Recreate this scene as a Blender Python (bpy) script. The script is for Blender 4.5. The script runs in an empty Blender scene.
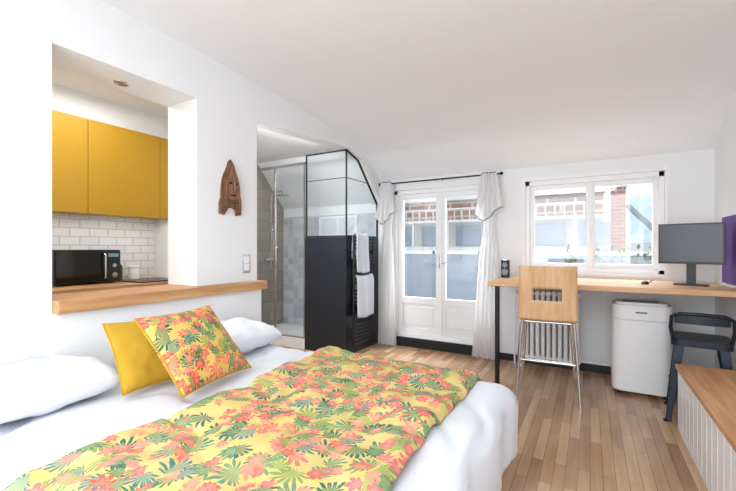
import bpy, math, random
from mathutils import Vector, Matrix, noise
random.seed(4)
sc=bpy.context.scene
try:
    sc.view_settings.view_transform='Standard'
    sc.view_settings.look='None'
except Exception as e: print(e)

# ---------------------------------------------------------------- materials
def lin(c):
    r=[]
    for v in c[:3]:
        v/=255.0
        r.append(v/12.92 if v<=0.04045 else ((v+0.055)/1.055)**2.4)
    return (r[0],r[1],r[2],1)
def newmat(name):
    m=bpy.data.materials.new(name); m.use_nodes=True
    nt=m.node_tree; b=nt.nodes['Principled BSDF']
    return m,nt,b
def mixc(nt,fac,a,b,mode='MIX'):
    n=nt.nodes.new('ShaderNodeMix'); n.data_type='RGBA'; n.blend_type=mode
    for sock,val in ((n.inputs[0],fac),(n.inputs[6],a),(n.inputs[7],b)):
        if hasattr(val,'links'): nt.links.new(val,sock)
        else: sock.default_value=val
    return n.outputs[2]
def M(nt,op,a,b=None,c=None):
    n=nt.nodes.new('ShaderNodeMath'); n.operation=op
    for i,val in enumerate((a,b,c)):
        if val is None: continue
        if hasattr(val,'links'): nt.links.new(val,n.inputs[i])
        else: n.inputs[i].default_value=val
    return n.outputs[0]
def objco(nt):
    return nt.nodes.new('ShaderNodeTexCoord').outputs['Object']
def mapping(nt,src,scale=(1,1,1),loc=(0,0,0)):
    n=nt.nodes.new('ShaderNodeMapping'); nt.links.new(src,n.inputs[0])
    n.inputs['Scale'].default_value=scale; n.inputs['Location'].default_value=loc
    return n.outputs[0]
def noiset(nt,src,scale,detail=3):
    n=nt.nodes.new('ShaderNodeTexNoise'); nt.links.new(src,n.inputs['Vector'])
    n.inputs['Scale'].default_value=scale; n.inputs['Detail'].default_value=detail
    return n.outputs[0]
def bump(nt,b,h,strength=.1,dist=.01):
    n=nt.nodes.new('ShaderNodeBump'); n.inputs['Strength'].default_value=strength
    n.inputs['Distance'].default_value=dist
    nt.links.new(h,n.inputs['Height']); nt.links.new(n.outputs[0],b.inputs['Normal'])
def mat(name,col,rough=.5,metal=0,var=.04,vs=8,bs=0,bd=.005,bsc=60,spec=.5,sheen=0):
    m,nt,b=newmat(name); c=lin(col)
    d=tuple(x*(1-var*2) for x in c[:3])+(1,)
    f=noiset(nt,objco(nt),vs)
    nt.links.new(mixc(nt,f,c,d),b.inputs['Base Color'])
    b.inputs['Roughness'].default_value=rough; b.inputs['Metallic'].default_value=metal
    b.inputs['Specular IOR Level'].default_value=spec
    if bs: bump(nt,b,noiset(nt,objco(nt),bsc,4),bs,bd)
    return m
def woodmat(name,c1,c2,axis='x',rough=.45,sc_=1):
    m,nt,b=newmat(name)
    s={'x':(1.2,14,14),'y':(14,1.2,14),'z':(14,14,1.2)}[axis]
    v=mapping(nt,objco(nt),tuple(k*sc_ for k in s))
    f=noiset(nt,v,2.0,6)
    r=nt.nodes.new('ShaderNodeValToRGB'); nt.links.new(f,r.inputs[0])
    r.color_ramp.elements[0].position=.35; r.color_ramp.elements[0].color=lin(c1)
    r.color_ramp.elements[1].position=.68; r.color_ramp.elements[1].color=lin(c2)
    nt.links.new(r.outputs[0],b.inputs['Base Color']); b.inputs['Roughness'].default_value=rough
    bump(nt,b,f,.08,.002)
    return m
def brickmat(name,c1,c2,cm,order,bw,rh,ms,rough=.4,offset=.5,streak=None,bstr=.3,bias=0,patch=None):
    m,nt,b=newmat(name)
    s=nt.nodes.new('ShaderNodeSeparateXYZ'); 
    geo=nt.nodes.new('ShaderNodeNewGeometry'); nt.links.new(geo.outputs['Position'],s.inputs[0])
    c=nt.nodes.new('ShaderNodeCombineXYZ')
    nt.links.new(s.outputs['XYZ'.index(order[0])],c.inputs[0]); nt.links.new(s.outputs['XYZ'.index(order[1])],c.inputs[1])
    t=nt.nodes.new('ShaderNodeTexBrick'); nt.links.new(c.outputs[0],t.inputs['Vector'])
    t.inputs['Color1'].default_value=lin(c1); t.inputs['Color2'].default_value=lin(c2); t.inputs['Mortar'].default_value=lin(cm)
    t.inputs['Scale'].default_value=1; t.inputs['Brick Width'].default_value=bw; t.inputs['Row Height'].default_value=rh
    t.inputs['Mortar Size'].default_value=ms; t.offset=offset; t.inputs['Bias'].default_value=bias
    t.inputs['Mortar Smooth'].default_value=.1
    col=t.outputs['Color']
    if streak:
        f=noiset(nt,mapping(nt,c.outputs[0],(streak[0],streak[1],1)),1,5)
        r=nt.nodes.new('ShaderNodeValToRGB'); nt.links.new(f,r.inputs[0])
        r.color_ramp.elements[0].position=.3; r.color_ramp.elements[0].color=(streak[2],)*3+(1,)
        r.color_ramp.elements[1].position=.7; r.color_ramp.elements[1].color=(1,1,1,1)
        col=mixc(nt,1.0,col,r.outputs[0],'MULTIPLY')
    if patch:
        f=noiset(nt,mapping(nt,c.outputs[0],(1.1,2.2,1)),1.3,4)
        r=nt.nodes.new('ShaderNodeValToRGB'); nt.links.new(f,r.inputs[0])
        r.color_ramp.elements[0].position=.42; r.color_ramp.elements[0].color=(0,0,0,1)
        r.color_ramp.elements[1].position=.68; r.color_ramp.elements[1].color=(.4,.4,.4,1)
        col=mixc(nt,r.outputs[0],col,lin(patch))
    nt.links.new(col,b.inputs['Base Color']); b.inputs['Roughness'].default_value=rough
    inv=M(nt,'SUBTRACT',1,t.outputs['Fac']); bump(nt,b,inv,bstr,.002)
    return m
def glassmat(name,tint=(1,1,1,1),refl=.07):
    m=bpy.data.materials.new(name); m.use_nodes=True; nt=m.node_tree
    nt.nodes.remove(nt.nodes['Principled BSDF']); out=nt.nodes['Material Output']
    t=nt.nodes.new('ShaderNodeBsdfTransparent'); t.inputs[0].default_value=tint
    g=nt.nodes.new('ShaderNodeBsdfGlossy'); g.inputs['Roughness'].default_value=.02
    x=nt.nodes.new('ShaderNodeMixShader'); x.inputs[0].default_value=refl
    nt.links.new(t.outputs[0],x.inputs[1]); nt.links.new(g.outputs[0],x.inputs[2]); nt.links.new(x.outputs[0],out.inputs[0])
    return m
def clothlight(name,col,tr=.45):
    m,nt,b=newmat(name); b.inputs['Base Color'].default_value=lin(col); b.inputs['Roughness'].default_value=.9
    b.inputs['Specular IOR Level'].default_value=.1
    t=nt.nodes.new('ShaderNodeBsdfTranslucent'); t.inputs[0].default_value=lin(col)
    f=noiset(nt,objco(nt),160,2); bump(nt,b,f,.15,.001)
    x=nt.nodes.new('ShaderNodeMixShader'); x.inputs[0].default_value=tr
    nt.links.new(b.outputs[0],x.inputs[1]); nt.links.new(t.outputs[0],x.inputs[2]); nt.links.new(x.outputs[0],nt.nodes['Material Output'].inputs[0])
    return m
def floral(name,bg,scale,cols1,cols2,rough=.85):
    m,nt,b=newmat(name)
    n=nt.nodes.new('ShaderNodeVectorMath'); n.operation='MULTIPLY'; n.inputs[1].default_value=(1,1,0)
    nt.links.new(objco(nt),n.inputs[0]); base=n.outputs[0]
    nz=nt.nodes.new('ShaderNodeTexNoise'); nz.inputs['Scale'].default_value=22; nt.links.new(base,nz.inputs['Vector'])
    w=nt.nodes.new('ShaderNodeVectorMath'); w.operation='MULTIPLY_ADD'
    nt.links.new(nz.outputs['Color'],w.inputs[0]); w.inputs[1].default_value=(.022,.022,0); nt.links.new(base,w.inputs[2])
    base=w.outputs[0]
    bgc=mixc(nt,noiset(nt,base,9),lin(bg),lin((min(255,bg[0]+10),min(255,bg[1]+14),min(255,bg[2]+46))))
    def layer(under,s,loc,npet,R,cols,inner,fan,hi,keep=1.0):
        v=mapping(nt,base,(s,s,0),loc)
        vo=nt.nodes.new('ShaderNodeTexVoronoi'); vo.voronoi_dimensions='2D'; vo.inputs['Scale'].default_value=1
        vo.inputs['Randomness'].default_value=.8; nt.links.new(v,vo.inputs['Vector'])
        d=nt.nodes.new('ShaderNodeVectorMath'); d.operation='SUBTRACT'; nt.links.new(v,d.inputs[0]); nt.links.new(vo.outputs['Position'],d.inputs[1])
        sp=nt.nodes.new('ShaderNodeSeparateXYZ'); nt.links.new(d.outputs[0],sp.inputs[0])
        sc2=nt.nodes.new('ShaderNodeSeparateColor'); nt.links.new(vo.outputs['Color'],sc2.inputs[0])
        ang=M(nt,'ADD',M(nt,'ARCTAN2',sp.outputs[1],sp.outputs[0]),M(nt,'MULTIPLY',sc2.outputs[1],6.28))
        r=vo.outputs['Distance']
        pet=M(nt,'ABSOLUTE',M(nt,'COSINE',M(nt,'MULTIPLY',ang,npet/2)))
        rad=M(nt,'MULTIPLY',M(nt,'ADD',M(nt,'MULTIPLY',pet,1-inner),inner),R)
        rad=M(nt,'MULTIPLY',rad,M(nt,'ADD',M(nt,'MULTIPLY',M(nt,'COSINE',ang),fan),1-fan))
        mask=M(nt,'MULTIPLY',M(nt,'LESS_THAN',r,rad),M(nt,'LESS_THAN',sc2.outputs[2],keep))
        cr=nt.nodes.new('ShaderNodeValToRGB'); cr.color_ramp.interpolation='CONSTANT'
        e=cr.color_ramp.elements
        while len(e)<len(cols): e.new(.5)
        for i,c in enumerate(cols): e[i].position=i/len(cols); e[i].color=lin(c)
        nt.links.new(sc2.outputs[0],cr.inputs[0])
        dark=mixc(nt,M(nt,'LESS_THAN',M(nt,'DIVIDE',r,M(nt,'MAXIMUM',rad,.01)),.5),cr.outputs[0],mixc(nt,.4,cr.outputs[0],lin(hi)))
        return mixc(nt,mask,under,dark)
    c=layer(bgc,scale*.95,(3.3,1.7,0),15,.88,cols1,.08,.42,(200,190,120),.9)
    c=layer(c,scale*1.2,(5.3,9.7,0),9,.70,cols2,.12,.45,(250,190,150),.45)
    c=layer(c,scale*1.1,(15.3,2.7,0),13,.74,cols1[::-1],.08,.45,(180,190,120),.7)
    c=layer(c,scale*1.5,(7.1,4.2,0),7,.55,cols2,.45,.30,(250,170,150),.55)
    nt.links.new(c,b.inputs['Base Color']); b.inputs['Roughness'].default_value=rough
    b.inputs['Specular IOR Level'].default_value=.2
    bump(nt,b,noiset(nt,objco(nt),40,3),.25,.004)
    return m

WALL=mat('wall_paint',(240,242,244),.85,var=.01,bs=.05,bsc=120,bd=.001,spec=.2)
CEIL=mat('ceiling_paint',(240,243,246),.9,var=.01,spec=.15)
WHITE=mat('white_lacquer',(243,245,247),.35,var=.01)
FABW=mat('white_cotton',(226,230,237),.9,var=.02,bs=.15,bsc=30,bd=.004,spec=.15)
TOWEL=mat('towel_cotton',(206,210,218),.95,var=.05,bs=.4,bsc=150,bd=.003,spec=.1)
CURT=clothlight('curtain_linen',(248,248,248),.5)
BLACK=mat('black_metal',(22,24,28),.4)
DARKP=mat('dark_panel',(30,35,44),.35)
CHROME=mat('chrome',(215,217,220),.15,metal=1,var=.01)
STEELB=mat('dark_painted_metal',(34,42,56),.38,metal=.4)
OAK=woodmat('oak_top',(204,158,112),(228,188,144),'x')
OAKY=woodmat('oak_ledge',(180,130,84),(210,164,116),'y')
PLY=woodmat('plywood',(206,164,118),(226,188,144),'z')
MASKW=woodmat('carved_wood',(104,70,50),(160,116,84),'z',.6)
FLOOR=brickmat('oak_strip_floor',(222,184,146),(164,122,88),(104,76,56),'YX',.62,.060,.0014,.24,.37,(1.8,22,.70),.15,patch=(208,176,144))
TILE=brickmat('metro_tile',(244,245,246),(238,240,242),(196,199,202),'YZ',.15,.075,.0035,.12)
DTILE=brickmat('brown_tile',(158,148,140),(136,126,118),(104,98,92),'YZ',.3,.15,.003,.3)
GTILE=brickmat('blue_grey_tile',(218,222,227),(176,185,196),(208,212,216),'XZ',.1,.1,.004,.25,0)
YEL=mat('yellow_lacquer',(196,152,36),.35,var=.02)
YELC=mat('yellow_velvet',(196,154,34),.85,var=.12,vs=14,bs=.2,bsc=30)
GR=[(82,132,104),(108,146,112),(64,112,94),(136,158,90),(84,132,132)]
PK=[(224,114,106),(230,136,120),(216,118,118),(226,102,94),(232,148,124)]
FLOR=floral('tropical_print',(210,187,98),10,GR,PK)
FLOR2=floral('tropical_print_cushion',(216,180,78),12,[(62,124,86),(92,146,100),(46,102,76),(140,164,72),(56,118,108)],[(224,96,86),(230,120,98),(218,102,100),(226,86,76),(234,134,102)])
GLASS=glassmat('window_glass'); SGLASS=glassmat('shower_glass',(.97,.985,.99,1),.08)
SCREEN=mat('lcd_screen',(34,36,40),.2); PURP=mat('purple_print',(96,44,150),.5,var=.2,vs=5)
ZINC=mat('zinc_panel',(136,144,152),.5,var=.08); BRICK=brickmat('red_brick',(164,84,66),(140,70,56),(176,156,144),'XZ',.22,.07,.01,.9)
TERRA=brickmat('trellis_wall',(178,132,108),(156,114,94),(208,194,180),'XZ',.9,.28,.05,.9)
STONE=mat('pale_render',(214,212,206),.9,var=.05,vs=2); LEAF=mat('foliage',(88,112,62),.8,var=.3,vs=20)
DGLASS=mat('far_window',(160,174,188),.2,var=.1); DBLUE=mat('black_skirting',(26,28,34),.5)
PARA=mat('parapet_panel',(150,159,168),.5,var=.08)

# ---------------------------------------------------------------- builder
class B:
    def __init__(s,name): s.n=name; s.v=[]; s.f=[]; s.m=[]; s.s=[]; s.mats=[]
    def mi(s,m):
        if m not in s.mats: s.mats.append(m)
        return s.mats.index(m)
    def add(s,vs,fs,m,smooth=False,T=None):
        o=len(s.v); k=s.mi(m)
        for p in vs:
            p=Vector(p); s.v.append(T@p if T else p)
        for f in fs: s.f.append(tuple(i+o for i in f)); s.m.append(k); s.s.append(smooth)
        return s
    def box(s,a,b,m,T=None):
        x0,y0,z0=[min(a[i],b[i]) for i in range(3)]; x1,y1,z1=[max(a[i],b[i]) for i in range(3)]
        vs=[(x0,y0,z0),(x1,y0,z0),(x1,y1,z0),(x0,y1,z0),(x0,y0,z1),(x1,y0,z1),(x1,y1,z1),(x0,y1,z1)]
        return s.add(vs,[(0,3,2,1),(4,5,6,7),(0,1,5,4),(1,2,6,5),(2,3,7,6),(3,0,4,7)],m,False,T)
    def tube(s,pts,r,m,n=12,T=None,cap=True):
        pts=[Vector(p) for p in pts]; rr=r if isinstance(r,(list,tuple)) else [r]*len(pts)
        vs=[];fs=[];N=len(pts); prev=None
        for i,p in enumerate(pts):
            t=(pts[min(i+1,N-1)]-pts[max(i-1,0)]).normalized()
            if prev is None:
                a=Vector((0,0,1)) if abs(t.z)<.9 else Vector((1,0,0)); u=t.cross(a).normalized()
            else:
                u=(prev-t*prev.dot(t)).normalized()
            prev=u; w=t.cross(u)
            for k in range(n):
                an=2*math.pi*k/n; vs.append(p+(u*math.cos(an)+w*math.sin(an))*rr[i])
        for i in range(N-1):
            for k in range(n):
                a=i*n+k;b=i*n+(k+1)%n; fs.append((a,b,b+n,a+n))
        s.add(vs,fs,m,True,T)
        if cap: s.add([vs[k] for k in range(n)],[tuple(range(n))[::-1]],m,False,T); s.add(vs[-n:],[tuple(range(n))],m,False,T)
        return s
    def prism(s,poly,ax,a,b,m,T=None,smooth=False):
        def P(p,w):
            return {'x':(w,p[0],p[1]),'y':(p[0],w,p[1]),'z':(p[0],p[1],w)}[ax]
        n=len(poly); vs=[P(p,a) for p in poly]+[P(p,b) for p in poly]
        s.add(vs,[tuple(range(n)),tuple(range(2*n-1,n-1,-1))],m,False,T)
        s.add(vs,[(i,i+n,(i+1)%n+n,(i+1)%n) for i in range(n)],m,smooth,T); return s
    def lathe(s,prof,c,m,n=24,T=None):
        vs=[];fs=[]
        for r,z in prof:
            for k in range(n):
                a=2*math.pi*k/n; vs.append((c[0]+r*math.cos(a),c[1]+r*math.sin(a),c[2]+z))
        for i in range(len(prof)-1):
            for k in range(n):
                a=i*n+k;b=i*n+(k+1)%n; fs.append((a,b,b+n,a+n))
        return s.add(vs,fs,m,True,T)
    def grid(s,fn,nu,nv,m,T=None,smooth=True):
        vs=[fn(i/nu,j/nv) for j in range(nv+1) for i in range(nu+1)]
        fs=[(j*(nu+1)+i,j*(nu+1)+i+1,(j+1)*(nu+1)+i+1,(j+1)*(nu+1)+i) for j in range(nv) for i in range(nu)]
        return s.add(vs,fs,m,smooth,T)
    def done(s,bevel=0,parent=None,mods=None,matrix=None,merge=False,solid=0,subs=0):
        me=bpy.data.meshes.new(s.n)
        if matrix is None:
            lo=[min(v[i] for v in s.v) for i in range(3)]; hi=[max(v[i] for v in s.v) for i in range(3)]
            c=Vector([(lo[i]+hi[i])/2 for i in range(3)]); vv=[v-c for v in s.v]
        else: vv=s.v
        me.from_pydata([tuple(v) for v in vv],[],s.f)
        for m in s.mats: me.materials.append(m)
        me.polygons.foreach_set('material_index',s.m); me.polygons.foreach_set('use_smooth',s.s); me.update()
        import bmesh
        bm=bmesh.new(); bm.from_mesh(me)
        if merge: bmesh.ops.remove_doubles(bm,verts=bm.verts,dist=.0002)
        bmesh.ops.recalc_face_normals(bm,faces=bm.faces); bm.to_mesh(me); bm.free()
        o=bpy.data.objects.new(s.n,me); sc.collection.objects.link(o)
        if matrix is None: o.location=c
        else: o.matrix_world=matrix
        if parent: o.parent=parent
        if solid:
            k=o.modifiers.new('s','SOLIDIFY'); k.thickness=solid; k.offset=0
        if bevel:
            k=o.modifiers.new('b','BEVEL'); k.width=bevel; k.segments=3; k.limit_method='ANGLE'; k.angle_limit=math.radians(50)
            k.harden_normals=False
        if subs:
            k=o.modifiers.new('ss','SUBSURF'); k.levels=subs; k.render_levels=subs
        return o
def empty(name,loc=(0,0,0)):
    o=bpy.data.objects.new(name,None); sc.collection.objects.link(o); o.empty_display_size=.1; return o
def frame(o,xa,ya,za):
    m=Matrix.Identity(4)
    for i,a in enumerate((xa,ya,za)):
        a=Vector(a).normalized()
        for j in range(3): m[j][i]=a[j]
    for j in range(3): m[j][3]=o[j]
    return m

LX=-2.40; RX=.957; YW=4.5; TOP=2.307
# ---------------------------------------------------------------- shell
B('floor').box((-4.3,-1.6,-.1),(RX+.2,YW+.25,0),FLOOR).done()
prof=[(4.62,2.04),(4.5,2.13),(4.3,2.27),(4.1,2.385),(3.9,2.45),(3.6,2.51),(3.2,2.56),(2.5,2.61),(1.5,2.65),(-1.6,2.67)]
def cf(u,v):
    t=u*(len(prof)-1); i=min(int(t),len(prof)-2); f=t-i
    return (-2.74+v*(RX+.2+2.74), prof[i][0]*(1-f)+prof[i+1][0]*f, prof[i][1]*(1-f)+prof[i+1][1]*f)
B('ceiling').grid(cf,27,4,CEIL).done()
B('ceiling_kitchen').box((-4.3,-.3,2.5),(-2.736,2.42,2.6),CEIL).box((-4.3,2.42,2.45),(-2.53,3.95,2.55),CEIL).prism([(3.95,2.45),(3.95,2.55),(4.75,1.85),(4.75,1.75),(4.5,1.85)],'x',-4.3,-2.46,CEIL).done()
w=B('wall_left')
w.box((-2.736,-1.6,0),(LX,.903,2.75),WALL)
w.box((-2.736,.903,TOP),(LX,2.31,2.75),WALL)
w.box((-2.736,.903,0),(LX+.03,2.33,.91),WALL)
w.box((-2.736,1.747,.98),(LX,2.31,TOP),WALL)
w.done()
B('wall_header').prism([(2.31,2.30),(3.72,2.405),(4.0,2.33),(4.5,1.83),(4.5,2.75),(2.31,2.75)],'x',-2.54,LX,WALL).done()
B('window_ledge').box((-2.74,.905,.912),(LX+.07,2.36,.978),OAKY).done(.004)
w=B('wall_right'); w.box((RX,-1.6,0),(RX+.2,YW+.25,2.75),WALL).done()
w=B('wall_window')
DX0,DX1,DZ0,DZ1=-2.22,-.95,.12,1.99; WX0,WX1,WZ0,WZ1=-.617,.603,1.0,1.975
for a,b in [((-4.3,0),(DX0,2.4)),((DX0,0),(DX1,DZ0)),((DX0,DZ1),(DX1,2.4)),((DX1,0),(WX0,2.4)),((WX0,0),(WX1,WZ0)),((WX0,WZ1),(WX1,2.4)),((WX1,0),(RX+.2,2.4))]:
    w.box((a[0],YW,a[1]),(b[0],YW+.25,b[1]),WALL)
w.done()
B('wall_kitchen').box((-3.95,-.3,0),(-3.852,2.42,2.5),TILE).done()
B('wall_partition').box((-4.3,2.31,0),(-2.74,2.41,2.5),WALL).done()
B('wall_alcove').box((-4.3,2.41,0),(-4.1,YW,2.45),DTILE).done()
B('wall_kitchen_end').box((-3.85,-.4,0),(-2.74,-.3,2.5),WALL).done()
B('baseboard_window').box((DX1,YW-.015,0),(RX,YW,.075),DBLUE).done()
B('trim_1').box((DX0-.02,YW-.02,0),(DX1,YW,.115),DBLUE).done()
B('baseboard_right').box((RX-.012,3.42,0),(RX,YW-.02,.075),DBLUE).done()

# ---------------------------------------------------------------- french door
d=B('door_1'); y0,y1=YW+.06,YW+.12
d.box((DX0,YW+.03,DZ0),(DX0+.05,y1+.02,DZ1),WHITE).box((DX1-.05,YW+.03,DZ0),(DX1,y1+.02,DZ1),WHITE)
d.box((DX0,YW+.03,DZ1-.05),(DX1,y1+.02,DZ1),WHITE).box((DX0,YW+.03,DZ0),(DX1,y1+.02,DZ0+.04),WHITE)
mid=-1.60
for a,b in ((DX0+.05,mid),(mid,DX1-.05)):
    z0,z1=DZ0+.04,DZ1-.05
    d.box((a,y0,z0),(a+.06,y1,z1),WHITE).box((b-.06,y0,z0),(b,y1,z1),WHITE)
    d.box((a+.06,y0,z1-.06),(b-.06,y1,z1),WHITE).box((a+.06,y0,.54),(b-.06,y1,.62),WHITE).box((a+.06,y0,z0),(b-.06,y1,z0+.07),WHITE)
    d.box((a+.06,y0+.02,z0+.07),(b-.06,y1-.02,.54),WHITE)
    d.box((a+.10,y0+.008,z0+.11),(b-.10,y1-.03,.50),WHITE)
    d.box((a+.06,y0+.027,.62),(b-.06,y0+.033,z1-.06),GLASS)
d.box((mid-.025,y0-.02,DZ0+.04),(mid+.025,y0,DZ1-.05),WHITE)
d.box((mid-.012,y0-.028,1.0),(mid+.012,y0-.02,1.14),CHROME).tube([(mid,y0-.028,1.07),(mid,y0-.06,1.07),(mid+.09,y0-.06,1.07)],.008,CHROME)
d.done(.003)
d=B('window_1')
d.box((WX0,YW+.02,WZ0),(WX0+.045,y1+.02,WZ1),WHITE).box((WX1-.045,YW+.02,WZ0),(WX1,y1+.02,WZ1),WHITE)
d.box((WX0,YW+.02,WZ1-.05),(WX1,y1+.02,WZ1),WHITE).box((WX0,YW+.02,WZ0),(WX1,y1+.02,WZ0+.04),WHITE)
for a,b in ((WX0+.045,0),(0,WX1-.045)):
    z0,z1=WZ0+.04,WZ1-.05
    d.box((a,y0,z0),(a+.04,y1,z1),WHITE).box((b-.04,y0,z0),(b,y1,z1),WHITE)
    d.box((a+.04,y0,z1-.045),(b-.04,y1,z1),WHITE).box((a+.04,y0,z0),(b-.04,y1,z0+.05),WHITE)
    d.box((a+.04,y0+.027,z0+.05),(b-.04,y0+.033,z1-.045),GLASS)
d.box((-.02,y0-.015,WZ0+.04),(.02,y0,WZ1-.05),WHITE)
d.box((-.012,y0-.022,1.35),(.012,y0-.015,1.47),WHITE).tube([(0,y0-.02,1.41),(0,y0-.05,1.41),(0,y0-.055,1.32)],.008,WHITE)
d.done(.003)
t=B('trim_2')
for a,b in (((WX0-.03,WZ0-.03),(WX0,WZ1+.03)),((WX1,WZ0-.03),(WX1+.03,WZ1+.03)),((WX0,WZ1),(WX1,WZ1+.03)),((WX0,WZ0-.03),(WX1,WZ0))):
    t.box((a[0],YW-.012,a[1]),(b[0],YW-.0005,b[1]),WHITE)
t.done(.0)

# ---------------------------------------------------------------- curtains
r=B('curtain_rod')
r.tube([(-2.36,4.42,2.075),(-.86,4.42,2.075)],.009,BLACK)
for x in (-2.37,-.85): r.lathe([(0,-.02),(.014,-.014),(.02,0),(.014,.014),(0,.02)],(x,4.42,2.075),BLACK,12)
for x in (-2.3,-1.55,-.93): r.tube([(x,4.499,2.075),(x,4.42,2.075)],.006,BLACK,8)
r.done()
def curtain(xc,w0,lean):
    b=B('curtain')
    def body(u,v):
        z=2.06-v*2.05
        wd=w0*(.75-.28*math.exp(-((z-1.5)/.25)**2)+.35*max(0,(1.4-z)/1.4))
        c=xc+lean*max(0,(1.6-z)/1.6)
        n=5; a=.022*(1+.2*math.sin(7*z))
        return (c+wd*(u-.5), 4.40+a*math.sin(2*math.pi*n*u+1.2*math.sin(2.2*z)+xc)+.010*math.sin(23*u+3*z), z)
    b.grid(body,70,50,CURT)
    def flap(u,v):
        z=2.085-v*(.46+.07*math.sin(u*5))
        wd=w0*(.62+.5*v**1.2)
        return (xc+wd*(u-.5), 4.36-.02*v+(.014+.010*v)*math.sin(2*math.pi*4*u+.8*v+xc), z)
    b.grid(flap,60,24,CURT)
    pts=[Vector(flap(i/60,1)) for i in range(61)]
    b.tube(pts,.004,BLACK,6)
    b.tube([(xc-w0*.3,4.36,2.085),(xc+w0*.3,4.36,2.085)],.006,BLACK,6)
    return b.done(solid=0)
curtain(-2.25,.24,-.0); curtain(-.97,.27,-.05)

# ---------------------------------------------------------------- bed
bed=empty('bed')
XH,XF,YN,YF,ZT=-2.34,-.34,.38,2.1,.55
b=B('bed_base'); b.box((XH,YN+.06,.12),(XF-.06,YF-.06,.3),mat('bed_base_fabric',(70,66,66),.9)); 
for x in (XH+.12,XF-.14):
    for y in (YN+.15,YF-.17): b.lathe([(0,0),(.022,0),(.03,.125),(0,.125)],(x,y,0),BLACK,16)
b.done(.01,parent=bed)
b=B('mattress'); b.box((XH,YN+.03,.3),(XF-.03,YF-.03,.505),FABW); b.done(.05,parent=bed)
def fold(s,lo,hi,R):
    if s>hi-R:
        a=(s-(hi-R))/R
        if a<math.pi/2: return hi-R+R*math.sin(a), R*(1-math.cos(a))
        return hi, R+(s-(hi-R))-R*math.pi/2
    if s<lo+R:
        p,q=fold(-s,-hi,-lo,R); return -p,q
    return s,0
def sheet(sx,sy,off,amp,freq,R,seed,zmin):
    x,dx=fold(sx,XH-5,XF,R); y,dy=fold(sy,YN,YF,R)
    q=Vector((sx*freq,sy*freq,seed))
    nz=noise.noise(q)*amp+noise.noise(q*2.3)*amp*.4
    cr=abs(noise.noise(Vector((sx*3.2+sy*1.3,sy*2.1-sx,seed+4))))
    nz+=.014*(min(cr,.16)/.16-1)
    nz2=noise.noise(Vector((sx*2.2,sy*2.2,seed+9)))*.018
    z=ZT-math.hypot(dx,dy)+off
    side=min(1,(dx+dy)/.1)
    wav=.012*math.sin(sy*13+2*noise.noise(q))*side if dx>dy else .012*math.sin(sx*13)*side
    x+= off*(1 if dx>0 else 0)*side + (wav+nz*.6 if dx>.02 else 0); y+= (off+wav)*(1 if sy>1 else -1)*(1 if dy>.02 else 0)*side
    return (x,y,max(z+(nz+nz2)*(1-.7*side),zmin+.006*math.sin(30*(sx+sy))))
def duv(u,v):
    sx=-2.33+u*(XF+2.33+.30); sy=YN-.3+v*(YF-YN+.6)
    return sheet(sx,sy,.0,.012,3.2,.09,1.5,.21)
B('duvet').grid(duv,140,140,FABW).done(parent=bed,solid=.012)
def qf(u,v):
    sy=YN-.10+v*(YF-YN+.24)
    sx=-1.45+.03*math.sin(sy*2.5)+u*(.95+.015*math.sin(sy*4))
    p=sheet(sx,sy,.036,.012,3.2,.09,1.5,.21)
    cx,cy=sx*7.5,sy*7.5
    puff=.015*abs(math.sin(cx+.7*math.sin(cy*.6)))**.7*abs(math.sin(cy+.6*math.sin(cx*.7)))**.7
    e=min(u,1-u,v,1-v)
    roll=-.024*max(0,1-e/.02)
    return (p[0],p[1],p[2]+puff+.016*noise.noise(Vector((sx*9,sy*9,3)))+roll)
B('quilt').grid(qf,150,220,FLOR).done(solid=.016)
def pillow(name,w,h,t,m,mx,sd=0,piping=None,pinch=.07,rnd=0,ex=.42,wr=1):
    b=B(name)
    for sgn in (1,-1):
        def fn(u,v):
            a=u*2-1; c=v*2-1
            a=math.copysign(1-(1-abs(a))**1.3,a); c=math.copysign(1-(1-abs(c))**1.3,c)
            th=max(0,(1-a*a)*(1-c*c))**ex
            k=1-rnd*(a*a*c*c)
            x=w/2*a*(1-pinch*(1-c*c))*k; y=h/2*c*(1-pinch*(1-a*a))*k
            nz=noise.noise(Vector((x*9+sd,y*9,sgn*2)))*.014*th*wr+noise.noise(Vector((x*22+sd,y*22,sgn*5)))*.006*th*wr
            return (x,y,sgn*(t/2*th)+nz)
        b.grid(fn,40,40,m)
    if piping:
        pts=[]
        for k in range(4):
            for i in range(12):
                q=-1+2*i/12; a,c=[(q,-1),(1,q),(-q,1),(-1,-q)][k]
                pts.append((w/2*a*(1-pinch*(1-c*c)),h/2*c*(1-pinch*(1-a*a)),0))
        pts.append(pts[0]); b.tube(pts,.005,piping,6)
    return b.done(matrix=mx,merge=True)
pillow('pillow',.68,.44,.17,FABW,frame((-2.12,.69,.645),(0,1,.0),(-1,0,.10),(.10,0,1)),1,None,.02,.09,.36,1.8)
pillow('pillow',.66,.42,.17,FABW,frame((-2.12,1.80,.65),(.02,1,0),(-1,0,.15),(.15,0,1)),5,None,.02,.09,.36,1.8)
pillow('throw_pillow',.40,.36,.13,YELC,frame((-1.925,1.16,.73),(.05,1,0),(-.55,0.02,.84),(.84,0,.55)),9,YELC)
up=Vector((-.68,-.04,.73)); wd=Vector((-.14,1,.0)).normalized(); nn=wd.cross(up).normalized()
pillow('throw_pillow',.46,.44,.14,FLOR2,frame((-1.735,1.265,.755),wd,nn.cross(wd),nn),13,YELC)

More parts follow.
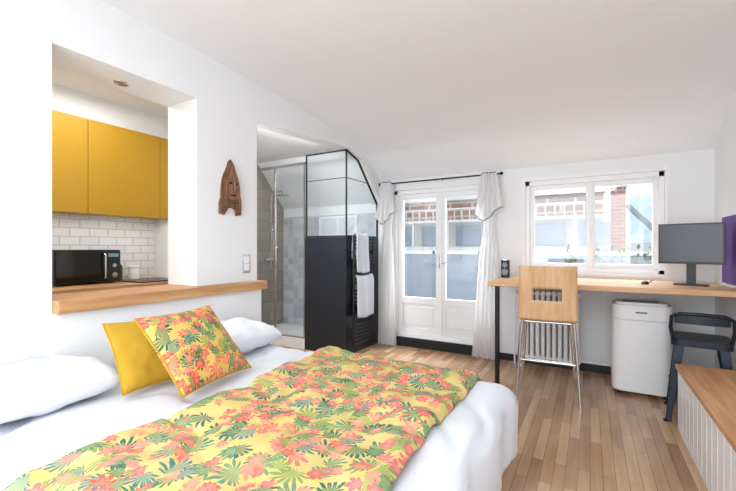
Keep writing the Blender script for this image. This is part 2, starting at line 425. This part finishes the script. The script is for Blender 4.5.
# ---------------------------------------------------------------- kitchen
k=B('upper_cabinets')
ys=[-.24,.357,.957,1.557,2.155,2.305]
k.box((-3.85,-.24,1.54),(-3.52,2.305,2.29),YEL)
for a,b_ in zip(ys[:-1],ys[1:]): k.box((-3.52,a+.002,1.53),(-3.5,b_-.002,2.29),YEL)
k.done(.0015)
B('trim_3').box((-3.85,-.3,2.292),(-3.54,2.31,2.5),WALL).done()
k=B('kitchen_counter')
k.box((-3.85,-.24,.91),(-3.22,2.305,.955),OAKY).box((-3.83,-.24,.08),(-3.27,2.305,.91),WHITE)
for a,b_ in zip(ys[:-1],ys[1:]): k.box((-3.27,a+.003,.12),(-3.25,b_-.003,.90),YEL)
k.done(.002)
k=B('cooktop'); k.box((-3.62,1.84,.956),(-3.26,2.27,.964),BLACK)
for yy in (1.95,2.16):
    for xx in (-3.53,-3.35): k.lathe([(.07,.0085),(.075,.0095),(.08,.0085)],(xx,yy,.956),CHROME,24)
k.done()
k=B('oil_bottle'); k.lathe([(0,0),(.03,0),(.032,.01),(.032,.12),(.012,.16),(.012,.20),(.015,.20),(.015,.215),(0,.215)],(-3.76,1.92,.956),mat('olive_glass',(70,78,30),.2),20).done()
k=B('storage_jar'); k.lathe([(0,0),(.045,0),(.048,.01),(.048,.10),(.044,.105),(.05,.105),(.05,.125),(0,.127)],(-3.76,2.06,.956),WHITE,24).done()
k=B('microwave')
my0,my1=1.33,1.80; mz0,mz1=.965,1.235
k.box((-3.82,my0,mz0),(-3.50,my1,mz1),BLACK).box((-3.50,my0+.005,mz0+.005),(-3.485,my1-.12,mz1-.005),mat('oven_glass',(16,17,20),.1))
k.box((-3.50,my1-.115,mz0+.005),(-3.485,my1-.005,mz1-.005),mat('control_panel',(40,41,44),.3))
k.box((-3.486,my1-.10,mz1-.06),(-3.483,my1-.02,mz1-.03),mat('lcd_blue',(120,170,190),.3))
k.tube([(-3.485,my1-.06,mz0+.06),(-3.462,my1-.06,mz0+.06)],.022,CHROME,20).tube([(-3.485,my1-.06,mz0+.14),(-3.466,my1-.06,mz0+.14)],.016,CHROME,20)
k.tube([(-3.485,my1-.135,mz0+.03),(-3.455,my1-.135,mz0+.04),(-3.455,my1-.135,mz1-.04),(-3.485,my1-.135,mz1-.03)],.007,CHROME)
for yy in (my0+.05,my1-.05):
    for xx in (-3.78,-3.54): k.tube([(xx,yy,.955),(xx,yy,.967)],.015,BLACK)
k.done(.004)
k=B('recessed_spotlight'); k.lathe([(.024,-.003),(.034,-.010),(.042,-.007),(.045,0)],(-2.60,1.345,TOP),CHROME).lathe([(0,-.003),(.024,-.003)],(-2.60,1.345,TOP),ZINC).done()

# ---------------------------------------------------------------- shower
SX=-2.44; SY=3.72; ST=2.39; PX=-3.05
s=B('shower_enclosure')
s.box((PX,SY,0),(SX,SY+.05,1.38),DARKP)
s.box((SX-.05,SY+.05,0),(SX,YW-.002,1.38),DARKP)
s.box((-4.09,SY+.05,0),(SX-.05,YW-.02,.10),WHITE)
s.box((-4.09,SY,0),(PX,SY+.05,.12),WHITE)
def bar(a,b_,m=BLACK,h=.012):
    s.box((min(a[0],b_[0])-h,min(a[1],b_[1])-h,min(a[2],b_[2])-h),(max(a[0],b_[0])+h,max(a[1],b_[1])+h,max(a[2],b_[2])+h),m)
yc=SY+.025; xs=SX-.012
for x in (PX+.01,xs): bar((x,yc,1.38),(x,yc,ST),BLACK,.008)
for z in (1.39,ST): bar((PX+.01,yc,z),(xs,yc,z),BLACK,.008)
bar((PX,yc,2.07),(xs,yc,2.07),BLACK,.004)
s.box((PX+.01,yc-.003,1.38),(xs,yc+.003,ST),SGLASS)
side=[(yc,1.38),(yc,2.38),(4.0,2.305),(4.49,1.81),(4.49,1.38)]
s.prism(side,'x',xs-.003,xs+.003,SGLASS)
for a_,b_ in (((xs,yc,ST),(xs,4.0,2.315)),((xs,4.0,2.315),(xs,4.485,1.825)),((xs,4.485,1.825),(xs,4.485,1.39))): s.tube([a_,b_],.013,BLACK,8)
s.tube([(xs,yc,1.39),(xs,4.485,1.39)],.012,BLACK,8).tube([(xs,yc,2.07),(xs,4.24,2.07)],.005,BLACK,8)
for x in (-4.078,-3.56,PX-.02): bar((x,yc,.12),(x,yc,2.3),CHROME,.011)
bar((-4.078,yc,2.3),(PX-.02,yc,2.3),CHROME,.015); bar((-4.078,yc,.13),(PX-.02,yc,.13),CHROME,.012)
s.box((-4.07,yc-.003,.13),(PX-.02,yc+.003,2.3),SGLASS)
s.tube([(-3.5,yc-.02,.95),(-3.5,yc-.05,.97),(-3.5,yc-.05,1.25),(-3.5,yc-.02,1.27)],.008,CHROME)
s.done()
B('backsplash_tiling').box((-4.098,YW-.012,.102),(SX-.052,YW-.001,1.72),GTILE).done()
w=B('reflected_window'); w.box((-3.4,YW-.03,1.42),(-2.75,YW-.0125,1.70),WHITE).box((-3.36,YW-.034,1.45),(-3.09,YW-.03,1.67),mat('reflection_pane',(225,232,240),.2)).box((-3.06,YW-.034,1.45),(-2.79,YW-.03,1.67),mat('reflection_pane_b',(225,232,240),.2)).done()  # pale panes stand in for a window reflected in the shower glass
h=B('shower_column')
h.tube([(-4.06,4.18,.95),(-4.06,4.18,2.0),(-4.02,4.18,2.06),(-3.85,4.18,2.07),(-3.83,4.18,2.02)],.012,CHROME)
h.lathe([(0,.02),(.02,.02),(.10,.006),(.10,0),(0,0)],(-3.83,4.18,2.0),CHROME)
for z in (1.1,1.8): h.tube([(-4.1,4.18,z),(-4.06,4.18,z)],.012,CHROME)
h.tube([(-4.06,4.06,1.08),(-4.06,4.3,1.08)],.02,CHROME)
h.tube([(-4.06,4.18,1.6),(-4.0,4.17,1.63),(-3.95,4.17,1.66)],[.01,.014,.014],CHROME); h.lathe([(0,.015),(.03,.012),(.045,0),(0,0)],(-3.94,4.17,1.64),CHROME,16)
h.tube([(-4.03,4.18,1.6)]+[(-4.0+.08*math.sin(t*math.pi),4.15,1.6-.95*math.sin(t*math.pi)**.8) for t in [i/12 for i in range(1,12)]]+[(-4.05,4.12,1.08)],.007,CHROME,8)
h.done()
tr=B('towel_radiator')
rx=SX+.055; ry0,ry1=3.80,4.26
for y in (ry0,ry1): tr.tube([(rx,y,.08),(rx,y,1.40)],.014,BLACK)
zz=.12
while zz<1.39:
    tr.tube([(rx,ry0,zz),(rx+.012,(ry0+ry1)/2,zz),(rx,ry1,zz)],.009,BLACK,8); zz+=.045 if int(zz*100)%40<32 else .09
for z in (.3,1.2):
    for y in (ry0,ry1): tr.tube([(SX+.001,y,z),(rx,y,z)],.008,BLACK,8)
tr.done()
def towel(y0_,y1_,z0_,z1_):
    t=B('bath_towel'); n=10
    arc=[(rx-.022,z0_+.15)]+[(rx-.022,z1_-.02)]+[(rx+.006-.03*math.cos(a*math.pi/6),z1_-.02+.03*math.sin(a*math.pi/6)) for a in range(1,6)]+[(rx+.040,z1_-.05),(rx+.045,z0_+.12),(rx+.043,z0_)]
    def fn(u,v):
        tt=v*(len(arc)-1); i=min(int(tt),len(arc)-2); f=tt-i
        x=arc[i][0]*(1-f)+arc[i+1][0]*f; z=arc[i][1]*(1-f)+arc[i+1][1]*f
        return (x+(.008*math.sin(u*12+z*4)),y0_+u*(y1_-y0_)+.008*math.sin(z*9),z-.02*math.sin(u*3))
    t.grid(fn,24,45,TOWEL); t.done(solid=.016)
towel(3.82,4.08,.97,1.42); towel(3.82,4.18,.44,.92)

# ---------------------------------------------------------------- wall pieces
w=B('carved_wood_mask')
half=[(0,.218),(.020,.20),(.030,.165),(.044,.13),(.062,.095),(.076,.055),(.084,.01),(.088,-.04),(.090,-.085),(.104,-.12),(.104,-.205),(.052,-.212),(.046,-.17),(.02,-.155)]
out=half+[(-a,c) for a,c in half[::-1] if a>0]
cy_,cz_=2.03,1.712
def inset(k): return [(cy_+a*k,cz_+.01+(c-.01)*k) for a,c in out]
for i,k in enumerate((1,.93,.85,.74)): w.prism(inset(k),'x',LX+.011*i,LX+.011*(i+1),MASKW)
DK=mat('mask_hollow',(40,26,20),.8)
for sg in (-1,1):
    w.lathe([(0,.004),(.012,.003),(.016,0)],(0,0,0),DK,14,T=Matrix.Translation((LX+.0445,cy_+sg*.026,cz_+.03))@Matrix.Rotation(math.pi/2,4,'Y')@Matrix.Diagonal((.55,1,1,1)))
    w.tube([(LX+.044,cy_+sg*.008,cz_+.055),(LX+.052,cy_+sg*.028,cz_+.058),(LX+.044,cy_+sg*.046,cz_+.045)],.005,MASKW,8)
w.tube([(LX+.044,cy_,cz_+.10),(LX+.056,cy_,cz_+.05),(LX+.066,cy_,cz_-.02),(LX+.046,cy_,cz_-.03)],[.004,.007,.011,.006],MASKW,10)
w.box((LX+.042,cy_-.026,cz_-.068),(LX+.0465,cy_+.026,cz_-.056),DK)
for z in (-.10,-.115): w.box((LX+.040,cy_-.055,cz_+z-.003),(LX+.046,cy_+.055,cz_+z+.003),DK)
w.done(.003)
w=B('light_switch'); w.box((LX,2.15,1.05),(LX+.012,2.225,1.20),CHROME).box((LX+.012,2.165,1.07),(LX+.017,2.21,1.12),WHITE).box((LX+.012,2.165,1.13),(LX+.017,2.21,1.18),WHITE).done(.002)
B('poster').box((RX-.02,3.35,.97),(RX,4.2,1.50),PURP).done(.002)

# ---------------------------------------------------------------- desk + things
dz=.945
t=B('desk'); t.box((-.82,3.62,dz-.042),(RX-.002,4.48,dz),OAK)
t.tube([(-.745,3.68,.0),(-.745,3.68,dz-.042)],.021,BLACK,20).box((-.79,3.635,dz-.048),(-.70,3.725,dz-.042),BLACK)
t.box((-.78,4.42,dz-.08),(.95,4.47,dz-.042),WHITE); t.done(.003)
r=B('radiator'); n=11; x0=-.63; st=.052
for i in range(n):
    x=x0+i*st
    for y in (4.33,4.38,4.43):
        r.tube([(x,y,.12),(x,y,.78)],.0185,WHITE,10)
    for z in (.12,.78):
        r.tube([(x,4.315,z),(x,4.445,z)],.025,WHITE,12)
for z in (.12,.78): r.tube([(x0-.03,4.38,z),(x0+(n-1)*st+.03,4.38,z)],.018,WHITE,10)
for x in (x0,x0+(n-1)*st):
    for y in (4.33,4.43): r.tube([(x,y,0),(x,y,.12)],[.016,.02],WHITE,10)
r.tube([(x0-.03,4.38,.78),(x0-.07,4.38,.78),(x0-.075,4.38,.7),(x0-.075,4.38,.0)],.009,WHITE); r.tube([(x0-.06,4.34,.78),(x0-.06,4.30,.78)],.018,WHITE)
r.tube([(x0+(n-1)*st+.02,4.38,.12),(.2,4.38,.12),(.75,4.40,.12),(.75,4.49,.12)],.009,WHITE)
r.done()
# counter chair
T=Matrix.Translation((-.30,3.40,0))@Matrix.Rotation(math.radians(4),4,'Z')
def back(u,v):
    x=-.215+.43*u; z=.67+.435*v
    taper=1-.03*v; cv=-.03*math.sin(math.pi*u)
    return Vector((x*taper, cv-.045*v+.0, z))
def backgrid(y_off):
    nu,nv=24,22; vs=[];fs=[]
    for j in range(nv+1):
        for i in range(nu+1):
            p=back(i/nu,j/nv); vs.append((p.x,p.y+y_off,p.z))
    def hole(i,j): 
        a=(i+.5)/nu; q=(j+.5)/nv
        return (.24<a<.76 and .36<q<.59)
    fs=[(j*(nu+1)+i,j*(nu+1)+i+1,(j+1)*(nu+1)+i+1,(j+1)*(nu+1)+i) for j in range(nv) for i in range(nu) if not hole(i,j)]
    return vs,fs
vs,fs=backgrid(0)
cb=empty('counter_chair')
bb=B('backrest'); bb.add(vs,fs,PLY,True,T); bb.done(parent=cb,solid=.014)
se=B('seat'); 
def seat(u,v): 
    return (-.205+.41*u+0*v,.0+.40*v, .672-.012*math.sin(math.pi*u)*math.sin(math.pi*v)-.02*max(0,(v-.85)/.15)**2)
se.grid(seat,20,20,PLY,T=T); se.done(parent=cb,solid=.016)
lg=B('legs')
feet=[(-.235,-.02),(.235,-.02),(-.22,.42),(.22,.42)]; tops=[(-.195,.03),(.195,.03),(-.18,.33),(.18,.33)]
for f,tp in zip(feet,tops): lg.tube([(f[0],f[1],0),(tp[0],tp[1],.60),(tp[0]*.95,tp[1],.655)],.014,CHROME,14,T=T)
def at(i,z):
    f,tp=feet[i],tops[i]; q=z/.6; return (f[0]*(1-q)+tp[0]*q,f[1]*(1-q)+tp[1]*q,z)
for i,j,z in ((0,1,.33),(2,3,.24),(0,2,.28),(1,3,.28)): lg.tube([at(i,z),at(j,z)],.009,CHROME,10,T=T)
lg.tube([(-.17,.02,.648),(.17,.02,.648)],.01,CHROME,T=T).tube([(-.17,.33,.648),(.17,.33,.648)],.01,CHROME,T=T)
lg.done(parent=cb)

# air conditioner
a=B('portable_air_conditioner')
def rr(x0,x1,y0_,y1_,rad,n=6):
    p=[]
    for cx,cy,s0 in ((x1-rad,y1_-rad,0),(x0+rad,y1_-rad,90),(x0+rad,y0_+rad,180),(x1-rad,y0_+rad,270)):
        for i in range(n+1):
            an=math.radians(s0+90*i/n); p.append((cx+rad*math.cos(an),cy+rad*math.sin(an)))
    return p
ax0,ax1=.165,.59
a.prism(rr(ax0,ax1,3.93,4.27,.08),'z',.035,.64,WHITE,smooth=True).prism(rr(ax0+.002,ax1-.002,3.932,4.268,.08),'z',.643,.765,WHITE,smooth=True)
a.prism(rr(ax0+.03,ax1-.03,3.97,4.24,.05),'z',.765,.785,WHITE,smooth=True)
for i in range(7): a.box((.24,3.99+i*.02,.785),(.50,3.998+i*.02,.791),ZINC)
a.box((.33,3.928,.70),(.41,3.934,.714),ZINC)
for x in (.21,.53):
    for y in (3.98,4.22): a.tube([(x-.012,y,.018),(x+.012,y,.018)],.018,BLACK); a.tube([(x,y,.018),(x,y,.04)],.008,BLACK)
a.done(.012)
# metal stool
s=B('metal_stool'); cx,cy=.695,3.65; sz=.60
T=Matrix.Translation((cx,cy,0))@Matrix.Rotation(math.radians(-8),4,'Z')
s.prism(rr(-.165,.165,-.165,.165,.05),'z',sz-.012,sz,STEELB,T=T).prism(rr(-.17,.17,-.17,.17,.05),'z',sz-.05,sz-.012,STEELB,T=T)
s.lathe([(.018,.001),(.02,.003),(.022,.001)],(0,0,sz),BLACK,16,T=T)
for sx in (-1,1):
    for sy in (-1,1):
        tp=Vector((sx*.145,sy*.145,sz-.03)); ft=Vector((sx*.20,sy*.19,.0))
        ax=Vector((-sx*.055,0,0)); ay=Vector((0,-sy*.055,0)); 
        k=.6
        L=[tp,tp+ax,tp+ax*.95+Vector((0,-sy*.006,0)),tp+Vector((-sx*.006,-sy*.006,0)),tp+ay+Vector((-sx*.006,0,0)),tp+ay]
        L2=[ft,ft+ax*k,ft+ax*k+Vector((0,-sy*.006,0)),ft+Vector((-sx*.006,-sy*.006,0)),ft+ay*k+Vector((-sx*.006,0,0)),ft+ay*k]
        s.add(L+L2,[tuple(range(6)),tuple(range(11,5,-1))]+[(i,(i+1)%6,(i+1)%6+6,i+6) for i in range(6)],STEELB,False,T)
        s.tube([ft,ft+Vector((0,0,.015))],.012,BLACK,T=T)
pc=[Vector((sx*(.20-.055*.4),sy*(.19-.045*.4),.235)) for sx,sy in ((-1,-1),(1,1),(1,-1),(-1,1))]
s.tube([pc[0],pc[1]],.008,STEELB,T=T).tube([pc[2],pc[3]],.008,STEELB,T=T)
s.tube([(-.155,-.14,sz-.02),(-.17,-.165,sz+.08),(-.165,-.18,sz+.16),(-.12,-.195,sz+.185),(0,-.205,sz+.19),(.12,-.195,sz+.185),(.165,-.18,sz+.16),(.17,-.165,sz+.08),(.155,-.14,sz-.02)],.012,STEELB,T=T)
def bk(u,v): return (-.15+.3*u,-.178-.02*math.sin(math.pi*u)-.004,sz+.115+.07*v)
vs=[bk(i/12,j/3) for j in range(4) for i in range(13)]; 
s.add(vs+[(p[0],p[1]+.005,p[2]) for p in vs],[(j*13+i,j*13+i+1,(j+1)*13+i+1,(j+1)*13+i) for j in range(3) for i in range(12)]+[(52+j*13+i,52+(j+1)*13+i,52+(j+1)*13+i+1,52+j*13+i+1) for j in range(3) for i in range(12)],STEELB,True,T)
s.done(.003)
# bench
bn=B('storage_bench'); bx=.525; BR=RX-.002
bn.box((bx-.012,.1,.415),(BR,3.40,.445),woodmat('bench_oak',(184,130,86),(212,162,118),'y')).box((bx+.02,.12,.0),(BR,3.385,.415),WHITE)
y=.12
while y<3.37:
    y2=min(y+.098,3.385); bn.box((bx,y+.002,.0),(bx+.02,y2-.002,.413),WHITE); y+=.1
bn.done(.002)
# monitor
m=B('computer_monitor')
T=frame((.705,4.02,0),(.96,-.28,0),(.28,.96,0),(0,0,1))
m.box((-.208,-.018,1.12),(.208,.018,1.45),BLACK,T=T).box((-.198,-.0195,1.138),(.198,-.018,1.44),SCREEN,T=T)
m.box((-.12,.018,1.17),(.12,.045,1.38),BLACK,T=T).box((-.03,.03,.955),(.03,.055,1.25),BLACK,T=T)
m.prism(rr(-.11,.11,-.05,.11,.03),'z',dz,dz+.012,BLACK,T=T).done(.003)
kb=B('computer_mouse'); kb.grid(lambda u,v:(.40+.028*math.cos(u*6.2832)*math.sin(v*math.pi/2),3.98+.045*math.sin(u*6.2832)*math.sin(v*math.pi/2),dz+.001+.03*math.cos(v*math.pi/2)),20,8,BLACK).done(merge=True)
kb=B('cable'); kb.tube([(.40,4.04,dz+.003),(.42,4.12,dz+.003),(.46,4.2,dz+.003),(.47,4.3,dz+.003),(.50,4.42,dz+.003)],.003,BLACK,8).done()
sp=B('speaker'); sp.prism(rr(-.80,-.72,4.12,4.20,.02),'z',dz,dz+.18,BLACK,smooth=True).tube([(-.76,4.118,dz+.13),(-.76,4.121,dz+.13)],.026,ZINC,20).tube([(-.76,4.118,dz+.06),(-.76,4.121,dz+.06)],.032,ZINC,20).prism(rr(-.795,-.725,4.125,4.195,.02),'z',dz+.18,dz+.187,CHROME).done()

# ---------------------------------------------------------------- outside
B('balcony_floor').box((-6,YW+.25,-.15),(4,6.4,-.02),ZINC).done()
p=B('balcony_parapet')
x=-6
while x<4:
    p.box((x+.01,6.1,-.02),(x+.74,6.13,1.15),PARA); p.box((x-.02,6.08,-.02),(x+.02,6.16,1.2),ZINC); x+=.75
p.box((-6,6.08,1.15),(4,6.16,1.2),STONE).done()
g=B('planter_foliage')
for i in range(110):
    x=random.uniform(-.3,.9); y=random.uniform(5.85,6.0); z=random.uniform(1.0,1.24)
    a_=random.uniform(0,6.28); l=random.uniform(.04,.08); dx,dy=math.cos(a_)*l,math.sin(a_)*l
    g.add([(x,y,z),(x+dx*.5-dy*.3,y+dy*.3,z+l*.6),(x+dx,y+dy*.4,z+l),(x+dx*.5+dy*.3,y+dy*.3,z+l*.3)],[(0,1,2,3)],LEAF)
g.box((-.35,5.8,0),(.95,6.05,1.0),ZINC).done()
f=B('neighbour_building')
f.box((-14,15,-6),(.4,20,1.3),STONE).box((-14,15.6,1.3),(.4,20,2.35),STONE).box((-14,15.3,2.35),(.4,20,3.15),TERRA)
for zz,hh in ((2.27,.1),(3.15,.12)): f.box((-14,14.9,zz),(.5,15.6,zz+hh),STONE)
x=-14
while x<.4:
    f.box((x,14.95,1.3),(x+.10,15.05,2.27),STONE)
    f.box((x+.2,15.55,1.35),(x+1.2,15.6,2.15),DGLASS); x+=1.5
x=-14
while x<.4:
    f.box((x,14.98,2.37),(x+.04,15.02,2.8),STONE); x+=.3
f.box((-14,14.97,2.78),(.5,15.03,2.84),STONE); f.done()
ch=B('brick_chimney'); ch.box((.36,9,-6),(.60,9.4,2.45),BRICK).box((.33,8.97,2.45),(.63,9.43,2.51),STONE)
ch.done()
B('roof_strut').tube([(.62,9.1,2.1),(1.5,9.1,1.1)],.05,ZINC).done()
B('far_rooftops').box((.5,30,-6),(30,34,1.6),STONE).box((6,28,-6),(12,33,2.4),ZINC).done()

# ---------------------------------------------------------------- light
wd_=bpy.data.worlds.new('sky'); sc.world=wd_; wd_.use_nodes=True; nt=wd_.node_tree
bg=nt.nodes['Background']; tc=nt.nodes.new('ShaderNodeTexCoord')
nz=nt.nodes.new('ShaderNodeTexNoise'); nz.inputs['Scale'].default_value=4; nz.inputs['Detail'].default_value=6
nt.links.new(mapping(nt,tc.outputs['Generated'],(1,1,2.5)),nz.inputs['Vector'])
cr=nt.nodes.new('ShaderNodeValToRGB'); nt.links.new(nz.outputs[0],cr.inputs[0])
cr.color_ramp.elements[0].position=.40; cr.color_ramp.elements[0].color=lin((172,200,232))
cr.color_ramp.elements[1].position=.58; cr.color_ramp.elements[1].color=lin((248,250,253))
nt.links.new(cr.outputs[0],bg.inputs[0]); bg.inputs[1].default_value=1.5
def area(name,loc,rot,sx,sy,e,col=(1,1,1)):
    l=bpy.data.lights.new(name,'AREA'); l.shape='RECTANGLE'; l.size=sx; l.size_y=sy; l.energy=e; l.color=col
    o=bpy.data.objects.new(name,l); sc.collection.objects.link(o); o.location=loc; o.rotation_euler=[math.radians(a) for a in rot]
    return o
sl=bpy.data.lights.new('sun','SUN'); sl.energy=.7; sl.angle=.05; sl.color=(1,.96,.9)
so=bpy.data.objects.new('sun',sl); sc.collection.objects.link(so); so.rotation_euler=(math.radians(48),0,math.radians(-25))
area('added_fill_above_balcony',(-.8,5.7,3.1),(-52,0,0),3.6,1.4,300,(.95,.98,1))  # added fill outside, above the view, brightens the window end of the room
area('rear_ceiling_fill',(-.6,-.7,2.55),(0,0,0),2.2,1.0,38,(.97,.985,1))  # unseen fill added behind the camera, not a ceiling fitting
area('rear_fill_light',(-.7,-1.55,1.5),(90,0,0),3,2,74,(.94,.97,1))  # added fill at the open back of the room, no window there
area('kitchen_lamp',(-3.1,1.0,2.47),(0,0,0),.3,1.6,14,(1,.98,.95))
area('under_cabinet_fill',(-3.6,1.2,1.52),(0,0,0),.04,2.0,3.5,(1,.98,.95))  # added fill to brighten the wall tiles below the cabinets
area('alcove_fill',(-2.575,3.0,2.436),(0,20,0),.02,1.0,34,(1,.99,.97))  # unseen fill added behind the header to lift the shower interior

# ---------------------------------------------------------------- camera
cam=bpy.data.cameras.new('camera'); co=bpy.data.objects.new('camera',cam); sc.collection.objects.link(co)
co.location=(0,0,1.25); co.rotation_euler=(math.pi/2,0,math.radians(30))
cam.sensor_width=36; cam.lens=385/736*36; cam.shift_y=2.5/736; cam.clip_start=.02
sc.camera=co
